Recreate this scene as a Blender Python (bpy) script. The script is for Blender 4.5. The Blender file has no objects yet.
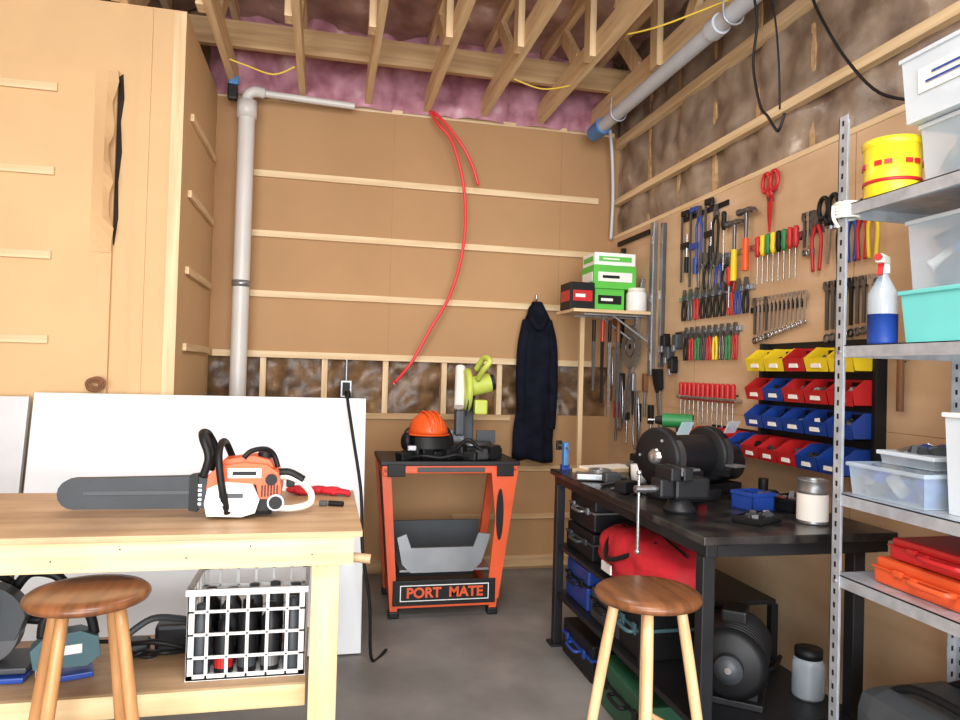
import bpy,bmesh,math,random
from mathutils import Vector,Matrix,noise,Euler
random.seed(3)
S=bpy.context.scene
pi=math.pi
def lin(c):
    r=[]
    for x in c:
        x=x/255.0
        r.append(x/12.92 if x<=.04045 else ((x+.055)/1.055)**2.4)
    return r
_m={}
def mat(name,rgb,rough=.5,metal=0.0,nz=.12,scale=6,st=(1,1,1),bump=0.0,trans=0.0,rgb2=None,alpha=1.0,rgb3=None,detail=5,spec=.5,stain=None):
    if name in _m: return _m[name]
    m=bpy.data.materials.new(name); m.use_nodes=True
    n=m.node_tree.nodes; l=m.node_tree.links
    p=n['Principled BSDF']
    p.inputs['Roughness'].default_value=rough
    p.inputs['Metallic'].default_value=metal
    p.inputs['Transmission Weight'].default_value=trans
    p.inputs['Alpha'].default_value=alpha
    p.inputs['Specular IOR Level'].default_value=spec
    tc=n.new('ShaderNodeTexCoord'); mp=n.new('ShaderNodeMapping')
    mp.inputs['Scale'].default_value=st
    no=n.new('ShaderNodeTexNoise'); no.inputs['Scale'].default_value=scale; no.inputs['Detail'].default_value=detail
    cr=n.new('ShaderNodeValToRGB')
    c=lin(rgb)
    c2=lin(rgb2) if rgb2 else [min(1,x*(1+nz)) for x in c]
    c1=c if rgb2 else [x*(1-nz) for x in c]
    cr.color_ramp.elements[0].position=.35; cr.color_ramp.elements[0].color=(*c1,1)
    cr.color_ramp.elements[1].position=.65; cr.color_ramp.elements[1].color=(*c2,1)
    if rgb3:
        e=cr.color_ramp.elements.new(.75); e.color=(*lin(rgb3),1)
    l.new(tc.outputs['Object'],mp.inputs['Vector']); l.new(mp.outputs['Vector'],no.inputs['Vector'])
    l.new(no.outputs['Fac'],cr.inputs['Fac'])
    out=cr.outputs['Color']
    if stain:
        n2=n.new('ShaderNodeTexNoise'); n2.inputs['Scale'].default_value=stain[1]; n2.inputs['Detail'].default_value=6
        l.new(tc.outputs['Object'],n2.inputs['Vector'])
        r2=n.new('ShaderNodeValToRGB'); r2.color_ramp.elements[0].position=.42; r2.color_ramp.elements[0].color=(0,0,0,1); r2.color_ramp.elements[1].position=.68; r2.color_ramp.elements[1].color=(stain[2],)*3+(1,)
        l.new(n2.outputs['Fac'],r2.inputs['Fac'])
        mx=n.new('ShaderNodeMix'); mx.data_type='RGBA'; l.new(r2.outputs['Color'],mx.inputs[0]); l.new(out,mx.inputs[6]); mx.inputs[7].default_value=(*lin(stain[0]),1); out=mx.outputs[2]
    l.new(out,p.inputs['Base Color'])
    if bump:
        b=n.new('ShaderNodeBump'); b.inputs['Strength'].default_value=bump; b.inputs['Distance'].default_value=.02
        l.new(no.outputs['Fac'],b.inputs['Height']); l.new(b.outputs['Normal'],p.inputs['Normal'])
    _m[name]=m
    return m
# ---- materials
HB=mat('hardboard_tan',(176,136,94),.75,nz=.06,scale=1.3,stain=((160,120,80),.9,.5))
HB2=mat('cardboard_tan',(212,176,130),.8,nz=.05,scale=1.5)
CARD=mat('cardboard_dark',(150,116,84),.8,nz=.1)
PLYR=mat('plywood_wall',(202,168,130),.65,rgb2=(220,190,154),scale=1.5,st=(1,.6,5),stain=((180,142,104),2.0,.5))
INS=mat('insulation_brown',(78,56,38),.4,rgb2=(134,102,68),rgb3=(176,146,110),scale=9,bump=.5,detail=8)
INSR=mat('insulation_wrapped',(112,94,80),.3,rgb2=(164,146,128),rgb3=(216,206,194),scale=5.5,bump=.5,detail=9)
INSC=mat('insulation_ceiling',(138,106,92),.35,rgb2=(190,158,142),rgb3=(224,206,194),scale=4,bump=.5,detail=8)
PINK=mat('insulation_pink',(160,102,116),.6,rgb2=(208,152,166),rgb3=(228,196,202),scale=6,bump=.6,detail=7)
PX=mat('pine_x',(208,178,134),.6,rgb2=(230,204,164),scale=3,st=(.6,10,10))
PXD=mat('pine_dark',(176,140,98),.65,rgb2=(204,170,126),scale=3,st=(.6,10,10))
PY=mat('pine_y',(212,180,134),.6,rgb2=(236,210,168),scale=3,st=(10,.6,10))
PZ=mat('pine_z',(208,176,132),.6,rgb2=(232,204,162),scale=3,st=(10,10,.6))
RIM=mat('pine_rim',(216,184,134),.55,rgb2=(236,210,164),scale=3,st=(.5,9,9),stain=((186,148,104),3,.5))
BX=mat('bench_plywood',(182,146,108),.5,rgb2=(210,176,136),scale=2.2,st=(.8,7,7),stain=((132,98,68),2.6,.65))
FL=mat('concrete',(118,116,113),.5,rgb2=(150,147,143),scale=2.5,bump=.08,detail=9,stain=((90,88,86),1.7,.6))
WHITE=mat('white_board',(222,226,230),.35,nz=.02)
OFFW=mat('offwhite_board',(204,206,208),.4,nz=.03)
PVC=mat('pvc_white',(208,204,198),.35,nz=.03)
GREYP=mat('pipe_grey',(198,206,216),.35,nz=.04)
BLK=mat('black_plastic',(22,22,24),.5,nz=.2,spec=.3)
BLKG=mat('black_gloss',(22,22,24),.28,nz=.3,stain=((80,76,70),9,.6))
BLKM=mat('black_metal',(30,30,33),.45,metal=.2,nz=.2,spec=.4)
DG=mat('dark_grey',(62,66,70),.5,nz=.12)
DG2=mat('scabbard_grey',(58,62,66),.5,nz=.15,spec=.3)
GR=mat('grey_metal',(150,152,155),.35,metal=.7,nz=.1)
GALV=mat('galvanised',(166,172,180),.4,metal=.45,rgb2=(192,198,205),scale=20)
STEEL=mat('steel',(190,192,196),.25,metal=.9,nz=.08)
TS=mat('tool_steel',(110,112,116),.35,metal=.8,nz=.15)
ORG=mat('orange_plastic',(236,92,34),.4,nz=.05)
ORS=mat('orange_paint',(218,86,42),.4,nz=.08)
RED=mat('red_plastic',(190,36,38),.4,nz=.08)
REDF=mat('red_fabric',(196,30,44),.75,nz=.15,scale=15,bump=.2)
REDT=mat('red_tube',(232,56,62),.35,nz=.03)
YEL=mat('yellow_plastic',(240,210,40),.4,nz=.05)
BLU=mat('blue_plastic',(30,66,150),.4,nz=.08)
LBLU=mat('light_blue',(70,130,190),.4,nz=.08)
GRN=mat('green_plastic',(40,130,70),.45,nz=.08)
LGRN=mat('green_print',(90,190,70),.5,nz=.05)
LIME=mat('lime_plastic',(190,202,84),.45,nz=.08)
DGRN=mat('dark_green',(38,84,60),.5,nz=.1)
TEAL=mat('teal_grey',(70,104,112),.5,nz=.1)
TURQ=mat('turquoise_plastic',(110,205,200),.4,nz=.04)
CREAM=mat('cream_plastic',(232,228,215),.4,nz=.03)
WP=mat('white_plastic',(238,238,236),.4,nz=.02)
CLR=mat('clear_plastic',(205,222,235),.15,nz=.02,alpha=.38)
CLRL=mat('frosted_plastic',(222,232,240),.3,nz=.02,alpha=.72)
SEAT=mat('stool_seat_wood',(98,60,36),.32,rgb2=(138,88,54),scale=4,st=(8,1,1))
LEGW=mat('stool_leg_wood',(176,124,76),.4,rgb2=(204,152,100),scale=4,st=(8,8,.6))
LEGP=mat('stool_leg_pine',(212,172,124),.4,rgb2=(232,198,152),scale=4,st=(8,8,.6))
NAVY=mat('navy_cloth',(18,21,32),.95,nz=.3,scale=12,bump=.3,spec=.15)
PAPER=mat('paper_label',(238,236,228),.7,nz=.03)
BROWN=mat('brown_leather',(120,78,46),.6,nz=.2)
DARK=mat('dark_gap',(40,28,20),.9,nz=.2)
YW=mat('yellow_wire',(226,194,70),.5,nz=.03)
class B:
    def __init__(s,M=None):
        s.v=[];s.f=[];s.m=[];s.mats=[];s.sm=[];s.M=M or Matrix.Identity(4)
    def add(s,vs,fs,m,sm=False):
        if m not in s.mats: s.mats.append(m)
        k=s.mats.index(m); o=len(s.v)
        s.v+=[s.M@Vector(p) for p in vs]
        for f in fs: s.f.append([i+o for i in f]); s.m.append(k); s.sm.append(sm)
        return s
    def box(s,c,d,m,rot=None,bev=0.0,taper=None):
        bm=bmesh.new(); bmesh.ops.create_cube(bm,size=1)
        for v in bm.verts:
            if taper and v.co.z>0: v.co.x*=taper[0]; v.co.y*=taper[1]
            v.co=Vector((v.co.x*d[0],v.co.y*d[1],v.co.z*d[2]))
        if bev: bmesh.ops.bevel(bm,geom=bm.edges[:],offset=bev,segments=2,affect='EDGES',profile=.6)
        R=Matrix.Identity(4)
        if rot: R=Euler(rot).to_matrix().to_4x4()
        T=Matrix.Translation(c)@R
        bm.verts.index_update()
        vs=[T@v.co for v in bm.verts]; fs=[[v.index for v in f.verts] for f in bm.faces]
        bm.free()
        return s.add(vs,fs,m,False)
    def bb(s,x0,x1,y0,y1,z0,z1,m,bev=0.0):
        return s.box(((x0+x1)/2,(y0+y1)/2,(z0+z1)/2),(abs(x1-x0),abs(y1-y0),abs(z1-z0)),m,bev=bev)
    def cyl(s,p0,p1,r,m,r2=None,seg=16,sm=True,caps=True):
        p0=Vector(p0);p1=Vector(p1); r2=r if r2 is None else r2
        d=(p1-p0).normalized(); a=d.orthogonal().normalized(); b=d.cross(a)
        vs=[]
        for p,rr in ((p0,r),(p1,r2)):
            for i in range(seg):
                t=2*pi*i/seg; vs.append(p+a*(rr*math.cos(t))+b*(rr*math.sin(t)))
        s.add(vs,[[i,(i+1)%seg,seg+(i+1)%seg,seg+i] for i in range(seg)],m,sm)
        if caps:
            s.add(vs,[list(range(seg))[::-1],list(range(seg,2*seg))],m,False)
        return s
    def tube(s,pts,r,m,seg=8,res=6,closed=False,flat=1.0):
        P=[Vector(p) for p in pts]
        if res>1 and len(P)>2:
            Q=[];n=len(P)
            rng=n if closed else n-1
            for i in range(rng):
                if closed: a,b,c,d=P[(i-1)%n],P[i],P[(i+1)%n],P[(i+2)%n]
                else: a,b,c,d=P[max(i-1,0)],P[i],P[i+1],P[min(i+2,n-1)]
                for k in range(res):
                    t=k/res
                    Q.append(.5*((2*b)+(c-a)*t+(2*a-5*b+4*c-d)*t*t+(3*b-a-3*c+d)*t**3))
            if not closed: Q.append(P[-1])
            P=Q
        n=len(P); vs=[]; prev=None
        rr=r if callable(r) else (lambda t:r)
        for i,p in enumerate(P):
            if closed: d=(P[(i+1)%n]-P[(i-1)%n])
            else: d=P[min(i+1,n-1)]-P[max(i-1,0)]
            if d.length<1e-9: d=Vector((0,0,1))
            d.normalize()
            a=d.orthogonal().normalized() if prev is None else (prev-d*prev.dot(d)).normalized()
            prev=a; b=d.cross(a); q=rr(i/(n-1))
            for j in range(seg):
                t=2*pi*j/seg; vs.append(p+a*(q*math.cos(t))+b*(q*flat*math.sin(t)))
        fs=[]
        for i in range(n if closed else n-1):
            k=(i+1)%n
            for j in range(seg): fs.append([i*seg+j,i*seg+(j+1)%seg,k*seg+(j+1)%seg,k*seg+j])
        if not closed: fs+= [list(range(seg))[::-1],[ (n-1)*seg+j for j in range(seg)]]
        return s.add(vs,fs,m,True)
    def lathe(s,prof,c,m,axis='z',seg=28,sm=True,ang=2*pi):
        vs=[];n=len(prof);c=Vector(c)
        full=ang>2*pi-.01; ns=seg if full else seg+1
        for i in range(ns):
            t=ang*i/seg
            for r,h in prof:
                x,y=r*math.cos(t),r*math.sin(t)
                q={'z':(x,y,h),'x':(h,x,y),'y':(x,h,y)}[axis]
                vs.append(c+Vector(q))
        fs=[]
        for i in range(seg):
            k=(i+1)%ns
            for j in range(n-1): fs.append([i*n+j,k*n+j,k*n+j+1,i*n+j+1])
        return s.add(vs,fs,m,sm)
    def prism(s,poly,y0,y1,m,plane='xz'):
        def q(a,b,h): return {'xz':(a,h,b),'xy':(a,b,h),'yz':(h,a,b)}[plane]
        n=len(poly); vs=[q(a,b,y0) for a,b in poly]+[q(a,b,y1) for a,b in poly]
        return s.add(vs,[[i,(i+1)%n,n+(i+1)%n,n+i] for i in range(n)]+[list(range(n))[::-1],list(range(n,2*n))],m)
    def ell(s,c,r,m,seg=20,rings=12,z0=-1.0,z1=1.0):
        vs=[];c=Vector(c)
        a0=math.asin(z0);a1=math.asin(z1)
        for i in range(rings+1):
            a=a0+(a1-a0)*i/rings
            for j in range(seg):
                t=2*pi*j/seg
                vs.append(c+Vector((r[0]*math.cos(a)*math.cos(t),r[1]*math.cos(a)*math.sin(t),r[2]*math.sin(a))))
        fs=[[i*seg+j,i*seg+(j+1)%seg,(i+1)*seg+(j+1)%seg,(i+1)*seg+j] for i in range(rings) for j in range(seg)]
        fs+=[list(range(seg))[::-1],[rings*seg+j for j in range(seg)]]
        return s.add(vs,fs,m,True)
    def torus(s,c,R,r,m,axis='y',seg=20,sz=1.0):
        pts=[]
        for i in range(seg):
            t=2*pi*i/seg; x,y=R*math.cos(t),R*math.sin(t)*sz
            pts.append(Vector(c)+Vector({'y':(x,0,y),'z':(x,y,0),'x':(0,x,y)}[axis]))
        return s.tube(pts,r,m,seg=8,res=1,closed=True)
    def fin(s,name,mw=None,bev=0,parent=None):
        me=bpy.data.meshes.new(name)
        vs=s.v
        if mw is None:
            xs=[v.x for v in vs];ys=[v.y for v in vs];zs=[v.z for v in vs]
            o=Vector(((min(xs)+max(xs))/2,(min(ys)+max(ys))/2,min(zs)))
            mw=Matrix.Translation(o); vs=[v-o for v in vs]
        me.from_pydata([tuple(v) for v in vs],[],s.f)
        for m in s.mats: me.materials.append(m)
        me.polygons.foreach_set('material_index',s.m); me.polygons.foreach_set('use_smooth',s.sm)
        bm=bmesh.new(); bm.from_mesh(me); bmesh.ops.recalc_face_normals(bm,faces=bm.faces[:]); bm.to_mesh(me); bm.free()
        o=bpy.data.objects.new(name,me); S.collection.objects.link(o); o.matrix_world=mw
        return o
W=2.05; D=4.85; CZ=3.2
# ================= ROOM
B().bb(-3.1,2.25,-3.5,5.05,-.1,0,FL).fin('floor')
def bumpy(b,plane,u0,u1,v0,v1,h,m,amp,nu,nv,sc,sign=1,cell=None):
    vs=[]
    for i in range(nu+1):
        for j in range(nv+1):
            u=u0+(u1-u0)*i/nu; v=v0+(v1-v0)*j/nv
            k=noise.fractal(Vector((u*sc,v*sc,h)),1.0,2.2,4)*amp
            e=1.0
            if cell:
                ph=((u-u0)/cell)%1.0; e=max(0,math.sin(pi*ph))**.6; k+=amp*.8*e
            w=h+sign*k
            vs.append({'xy':(u,v,w),'xz':(u,w,v),'yz':(w,u,v)}[plane])
    fs=[[i*(nv+1)+j,(i+1)*(nv+1)+j,(i+1)*(nv+1)+j+1,i*(nv+1)+j+1] for i in range(nu) for j in range(nv)]
    b.add(vs,fs,m,True)
b=B(); b.bb(-3.1,2.25,-3.5,5.05,3.86,3.92,INSC); bumpy(b,'xy',-3,2.1,-3.4,4.9,3.74,INSC,.05,90,120,3.0,-1,.42)
b.fin('ceiling')
# back wall
b=B()
b.bb(-.80,W+.1,D,D+.12,1.46,3.17,HB)
b.bb(-.80,W+.1,D,D+.12,0,1.10,HB)
for x in (.42,1.64): b.bb(x,x+.003,D-.0006,D,1.46,3.17,CARD)
b.bb(-3.1,W+.2,D+.12,D+.2,0,3.9,CARD)
for x in (-.42,-.02,.39,.8,1.2,1.62): b.bb(x,x+.038,D+.001,D+.11,1.08,1.48,PZ)
b.bb(-.78,W,D+.0,D+.11,3.17,3.2,PX)
b.fin('wall_back')
b=B(); bumpy(b,'xz',-.8,W,1.08,1.48,D+.08,INS,.05,90,14,6,-1,.41); b.fin('insulation_batts')
b=B(); bumpy(b,'xz',-.8,W-.03,3.18,3.78,D+.02,PINK,.075,110,22,4,-1,.41); b.fin('insulation_batts')
n=[0]
def trim(x0,x1,y0,y1,z0,z1,m):
    n[0]+=1; B().bb(x0,x1,y0,y1,z0,z1,m,bev=.003).fin('trim_%d'%n[0])
for z,x1 in ((1.48,1.93),(1.88,1.90),(2.28,1.92),(2.68,1.93)):
    trim(-.50 if z>1.5 else -.72,x1,D-.02,D,z-.022,z+.022,PX)
trim(-.5,1.3,D-.02,D,1.06,1.1,PXD)
trim(.9,1.95,D-.02,D,.70,.74,PXD)
trim(.9,1.95,D-.02,D,.36,.40,PXD)
trim(.3,1.95,D-.02,D,.02,.10,PXD)
# partition
b=B()
b.bb(-3,-.744,3.8,D,0,3.2,HB2)
b.bb(-3,-1.05,3.775,3.8,.2,2.85,HB2)
b.bb(-.80,-.742,3.79,3.8,.1,3.19,PZ)
b.bb(-.96,-.9,3.792,3.8,.1,3.19,HB2)
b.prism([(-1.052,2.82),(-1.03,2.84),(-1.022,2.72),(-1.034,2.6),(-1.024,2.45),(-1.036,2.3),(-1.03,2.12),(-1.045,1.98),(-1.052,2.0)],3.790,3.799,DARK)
fl=[]; N=16
for i in range(N+1):
    t=i/N; z=2.84-.9*t; bl=math.sin(pi*t)
    fl+= [(-1.15,3.7745,z),(-1.09,3.768-.03*bl,z),(-1.045+.010*math.sin(t*23)+.006*math.sin(t*51),3.765-.075*bl-.012*math.sin(t*17)*bl,z)]
b.add(fl,[[3*i+k,3*i+k+1,3*i+k+4,3*i+k+3] for i in range(N) for k in (0,1)],HB2)
b.fin('wall_partition')
for z in (1.5,1.91,2.32,2.73):
    trim(-1.75,-1.315,3.757,3.775,z-.02,z+.02,PX)
    trim(-.744,-.724,3.98,4.75,z-.03,z+.01,PY)
# right wall
b=B(); b.bb(W,W+.12,-3.5,5.0,0,2.40,PLYR); b.bb(W+.12,W+.2,-3.5,5.05,0,3.9,CARD)
for y in (3.62,2.40,1.18,-.04): b.bb(W-.0005,W,y,y+.003,0,2.40,CARD)
b.bb(W-.0005,W,-3.5,4.85,1.218,1.2205,CARD)
b.fin('wall_right')
b=B(); bumpy(b,'yz',-3.4,4.84,2.40,3.8,W+.07,INSR,.036,220,44,4,-1,.41)
b.fin('insulation_batts')
y=-3.4
while y<4.8:
    B().bb(W+.062,W+.11,y-.015,y+.015,2.41,3.8,PXD).fin('wall_stud'); y+=.41
trim(W-.0,W+.045,-3.4,D-.02,2.655,2.70,PY)
trim(W-.0,W+.05,-3.4,D-.02,3.08,3.14,PY)
trim(W-.0,W+.05,-3.4,D-.02,2.402,2.43,PY)
B().bb(-3.1,-3,-3.5,5,0,3.9,HB).fin('wall_left')
# joists
xs=[-2.7,-2.28,-1.86,-1.45,-1.04,-.63,-.2,.23,.64,1.04,1.46,1.87]
for i,x in enumerate(xs):
    b=B(); b.bb(x-.02,x+.02,-3.3,D-.02,CZ,CZ+.14,PY)
    for k,y in enumerate([4.2,3.3,2.4,1.5,.6]):
        b.box((x,y,3.48),(.035,.09,.40),PZ,rot=(.75 if k%2 else -.75,0,0))
    b.bb(x-.02,x+.02,-3.3,D-.1,3.62,3.72,PY)
    b.bb(x-.058,x-.021,3.7,3.79,CZ,3.66,PZ)
    b.fin('ceiling_joist')
b=B(); b.bb(-2.95,W-.05,4.46,4.5,CZ+.142,CZ+.30,PXD); b.fin('ceiling_beam')
b=B(); b.bb(-2.95,W-.05,2.0,2.04,CZ+.142,CZ+.26,PXD); b.fin('ceiling_beam')
B().tube([(-.60,4.3,3.19),(-.5,4.32,3.17),(-.35,4.3,3.13),(-.23,4.3,3.19)],.005,YW).fin('electrical_wire')
B().tube([(1.07,4.1,3.19),(1.25,4.1,3.15),(1.43,4.1,3.19)],.005,YW).fin('electrical_wire')
B().tube([(1.49,3.4,3.19),(1.6,3.2,3.16),(1.84,2.9,3.19)],.005,YW).fin('electrical_wire')
B().tube([(1.95,4.7,3.17),(1.98,4.72,3.0),(2.02,4.78,2.7),(2.02,4.8,2.4)],.012,GREYP).fin('conduit')
# pipe
b=B(); x,y=-.537,4.68
b.cyl((x,y,0),(x,y,3.05),.052,PVC,seg=24)
b.lathe([(.052,2.98),(.062,2.98),(.062,3.09),(.052,3.09)],(x,y,0),PVC)
b.tube([(x,y,3.04),(x-.0,y,3.12),(x+.04,y,3.155),(x+.10,y+.02,3.16)],.034,PVC,seg=16)
b.cyl((x+.08,y+.02,3.16),(.14,y+.05,3.15),.022,PVC)
b.box((x-.09,y,3.14),(.06,.06,.1),BLKM,bev=.01); b.box((x-.08,y-.04,3.2),(.06,.03,.05),LBLU,bev=.005)
b.lathe([(.052,1.9),(.058,1.9),(.058,1.94),(.052,1.94)],(x,y,0),GR)
b.fin('drain_pipe')
b=B(); b.cyl((1.80,-.5,3.10),(1.80,4.45,3.10),.042,GREYP,seg=20)
b.cyl((1.80,4.45,3.10),(1.80,4.62,3.10),.055,LBLU); b.cyl((1.80,3.0,3.10),(1.80,3.08,3.10),.052,GREYP)
for y in (4.2,2.9,1.6): b.tube([(1.75,y,3.198),(1.75,y,3.08),(1.8,y,3.045),(1.85,y,3.08),(1.85,y,3.198)],.005,GALV)
b.fin('overhead_pipe')
b=B(); pts=[(.66,4.78,3.19),(.70,4.72,3.09),(.80,4.7,2.97),(.885,4.7,2.70),(.91,4.7,2.42),(.885,4.7,2.16),(.81,4.7,1.90),(.686,4.7,1.675),(.57,4.72,1.45),(.465,4.76,1.31)]
b.tube(pts,.011,REDT)
b.tube([(.68,4.78,3.19),(.76,4.74,3.10),(.88,4.72,2.95),(.96,4.74,2.82),(1.006,4.76,2.70)],.011,REDT)
b.cyl((.465,4.76,1.31),(.465,4.85,1.31),.011,REDT); b.fin('red_tubing')
b=B(); b.box((.145,4.83,1.26),(.075,.04,.115),GR,bev=.004); b.box((.145,4.806,1.26),(.05,.008,.09),BLK,bev=.002)
b.cyl((.145,4.84,1.31),(.145,4.84,1.46),.01,GR); b.fin('electrical_outlet')
b=B(); b.tube([(.145,4.8,1.24),(.15,4.5,1.12),(.14,4.0,1.2),(.13,3.76,1.275),(.12,3.67,1.24),(.15,3.56,1.05),(.19,3.44,.8),(.2,3.36,.55),(.24,3.35,.3),(.26,3.38,.02),(.34,3.5,.012)],.008,BLK); b.fin('extension_cord')
def sheet(x0,x1,yb,m,name,top=1.25):
    a=.172
    M=Matrix.Translation((0,yb,0))@Matrix.Rotation(-a,4,'X')
    b=B(M); b.bb(x0,x1,-.02,.012,.006,top,m,bev=.003); b.fin(name)
sheet(-1.34,.215,3.5,WHITE,'white_panel',1.26)
sheet(-2.3,-1.36,3.5,OFFW,'white_panel',1.24)
b=B()
for k in range(7): b.torus((random.uniform(-.01,.01),random.uniform(-.006,.006),.035+.003*k),.03+.003*(k%3),.005,BROWN,axis='y',sz=.8)
b.fin('twine_coil',Matrix.Translation((-1.09,3.73,1.243)))
# jacket
b=B(); vs=[];nz_,na=26,36
for i in range(nz_+1):
    t=i/nz_; z=1.12-t*1.12
    if t<.12: w=.035+.5*t; 
    elif t<.3: w=.095+.15*(t-.12)
    else: w=.122+.02*(t-.3)+.012*math.sin(t*9)
    for j in range(na):
        a=2*pi*j/na
        f=1+.10*math.sin(a*5+t*3)+.07*math.sin(a*9-t*7)*t
        vs.append((w*f*math.cos(a)+.015*math.sin(t*5),w*.5*f*math.sin(a)-.085,z+.02*math.sin(a*2)*t))
fs=[[i*na+j,i*na+(j+1)%na,(i+1)*na+(j+1)%na,(i+1)*na+j] for i in range(nz_) for j in range(na)]+[list(range(na)),[nz_*na+j for j in range(na)]]
b.add(vs,fs,NAVY,True)
b.tube([(-.06,-.08,.98),(-.10,-.10,.8),(-.11,-.10,.55),(-.10,-.11,.28)],lambda t:.045-.012*t,NAVY,seg=12)
b.tube([(.07,-.08,.98),(.11,-.10,.8),(.125,-.10,.5),(.115,-.11,.22)],lambda t:.045-.012*t,NAVY,seg=12)
b.tube([(-.05,-.12,1.0),(0,-.145,.93),(.05,-.12,1.0),(.03,-.06,1.07),(-.03,-.06,1.07)],.026,NAVY,closed=True)
b.tube([(0,0,1.14),(0,-.05,1.13),(0,-.06,1.17)],.008,STEEL)
b.fin('jacket',Matrix.Translation((1.46,D,.79)))
# ================= LEFT WORKBENCH
b=B()
b.bb(-2.2,.13,2.19,2.93,.882,.90,BX,bev=.002)
b.bb(-2.2,.105,2.20,2.238,.795,.881,RIM,bev=.003)
b.bb(-2.2,.105,2.86,2.898,.795,.881,RIM,bev=.003)
b.bb(.067,.105,2.239,2.859,.795,.881,PY,bev=.003)
for x in (-2.15,-.02):
    b.bb(x,x+.086,2.239,2.277,0,.88,PZ,bev=.004); b.bb(x,x+.086,2.821,2.859,0,.88,PZ,bev=.004)
    b.bb(x+.02,x+.058,2.278,2.82,.28,.34,PY,bev=.003)
b.bb(-2.2,-.03,2.40,2.90,.342,.36,BX,bev=.002)
b.bb(-2.2,-.03,2.38,2.40,.29,.36,RIM,bev=.003)
b.cyl((.105,2.25,.805),(.16,2.24,.80),.015,BX)
for i in range(12):
    b.cyl((-2.0+i*.18,2.199,.86-.03*(i%2)),(-2.0+i*.18,2.2005,.86-.03*(i%2)),.003,DG,seg=6)
b.fin('wooden_workbench')
def stool(x,y,rot,h=.755,lm=LEGW):
    b=B()
    b.lathe([(0,h),(.12,h),(.148,h-.003),(.159,h-.012),(.161,h-.02),(.156,h-.03),(.14,h-.036),(0,h-.036)],(0,0,0),SEAT,seg=40)
    for k in range(4):
        a=rot+pi/4+k*pi/2
        c,s_=math.cos(a),math.sin(a)
        b.tube([(c*.095,s_*.095,h-.03),(c*.14,s_*.14,h*.6),(c*.21,s_*.21,0)],lambda t:.0155+.003*math.sin(pi*t)-.003*t,lm,seg=12,res=3)
    for zz,o in ((.25,0),(.31,1)):
        for k in (0,2):
            a=rot+pi/4+(k+o)*pi/2; a2=a+pi/2; R=.21-(.115)*zz/h
            b.cyl((math.cos(a)*R,math.sin(a)*R,zz),(math.cos(a2)*R,math.sin(a2)*R,zz),.009,lm)
    b.fin('wooden_stool',Matrix.Translation((x,y,0)))
stool(-.625,2.155,.42,.765)
stool(.98,1.975,.35,.757,LEGP)
# chainsaw
b=B()
def arc(cx,cz,r,a0,a1,n=8): return [(cx+r*math.cos(a0+(a1-a0)*i/n),cz+r*math.sin(a0+(a1-a0)*i/n)) for i in range(n+1)]
b.prism([(-.10,.03),(-.10,.13)]+[(-.43,.124)]+arc(-.475,.078,.046,pi/2,pi*1.5)+[(-.43,.032)],-.052,-.020,DG2)
b.prism([(-.13,.022),(-.13,.136),(-.155,.132),(-.155,.026)],-.060,-.014,BLK)
b.box((-.30,-.053,.08),(.30,.003,.012),DG,bev=.001)
b.box((-.005,.01,.05),(.19,.13,.08),BLK,bev=.012)
b.prism([(-.10,.012),(-.108,.05),(-.10,.095),(-.055,.115),(.03,.108),(.052,.06),(.04,.02),(.0,.008)],-.080,-.058,CREAM)
b.prism([(-.09,.03),(-.085,.08),(-.04,.10),(.02,.09),(.03,.045),(.0,.025)],-.087,-.079,WP)
for k,(x,z) in enumerate(((-.06,.05),(-.005,.05))): b.cyl((x,-.097,z),(x,-.086,z),.010,STEEL,seg=6)
b.box((-.03,-.089,.075),(.07,.004,.014),DG,bev=.001)
b.prism([(-.105,.09),(-.10,.135),(-.07,.16),(.0,.172),(.07,.165),(.105,.14),(.115,.09),(.11,.06),(.05,.06),(.04,.105),(-.05,.115)],-.064,.07,ORG)
b.prism([(-.08,.158),(-.06,.178),(.03,.19),(.075,.178),(.09,.155)],-.045,.05,ORG)
b.box((.005,-.066,.14),(.10,.005,.03),WP,bev=.002); b.box((.005,-.069,.14),(.07,.002,.012),BLK)
b.cyl((.085,-.072,.12),(.085,-.062,.12),.018,BLK); b.cyl((.06,.0,.18),(.06,.0,.198),.022,BLK)
for i in range(6): b.box((.058+i*.009,-.066,.085),(.004,.006,.035),BLK)
b.cyl((.10,-.05,.05),(.10,-.075,.05),.026,GR); b.cyl((.10,-.075,.05),(.10,-.08,.05),.02,BLK)
for i in range(5): b.box((-.13,-.04,.045+.014*i),(.02,.03,.008),STEEL)
b.tube([(-.115,-.07,.13),(-.10,-.075,.19),(-.12,-.06,.245),(-.13,0,.258),(-.12,.06,.245),(-.10,.075,.19),(-.115,.07,.13)],.012,BLK,seg=10)
b.prism([(-.112,.14),(-.100,.19),(-.118,.25),(-.126,.25),(-.110,.19),(-.122,.14)],-.055,.055,BLK)
b.tube([(-.04,-.075,.02),(-.055,-.10,.10),(-.068,-.092,.19),(-.07,-.04,.225),(-.07,.05,.225),(-.06,.10,.19),(-.03,.11,.11),(0,.09,.04)],.011,BLK,seg=10)
b.tube([(.0,-.05,.185),(.02,-.04,.205),(.06,-.02,.21),(.085,0,.19),(.10,0,.15)],.008,BLK,seg=10)
b.tube([(.09,0,.115),(.13,0,.12),(.175,0,.10),(.205,0,.065),(.20,0,.032),(.15,0,.018),(.10,0,.02),(.04,0,.03)],.011,CREAM,seg=10)
b.tube([(.09,0,.13),(.135,0,.132),(.18,0,.108)],.013,BLK,seg=10); b.box((.14,0,.10),(.026,.012,.028),BLK,bev=.004)
b.fin('chainsaw',Matrix.Translation((-.25,2.47,.90))@Matrix.Scale(1.06,4))
b=B()
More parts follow.
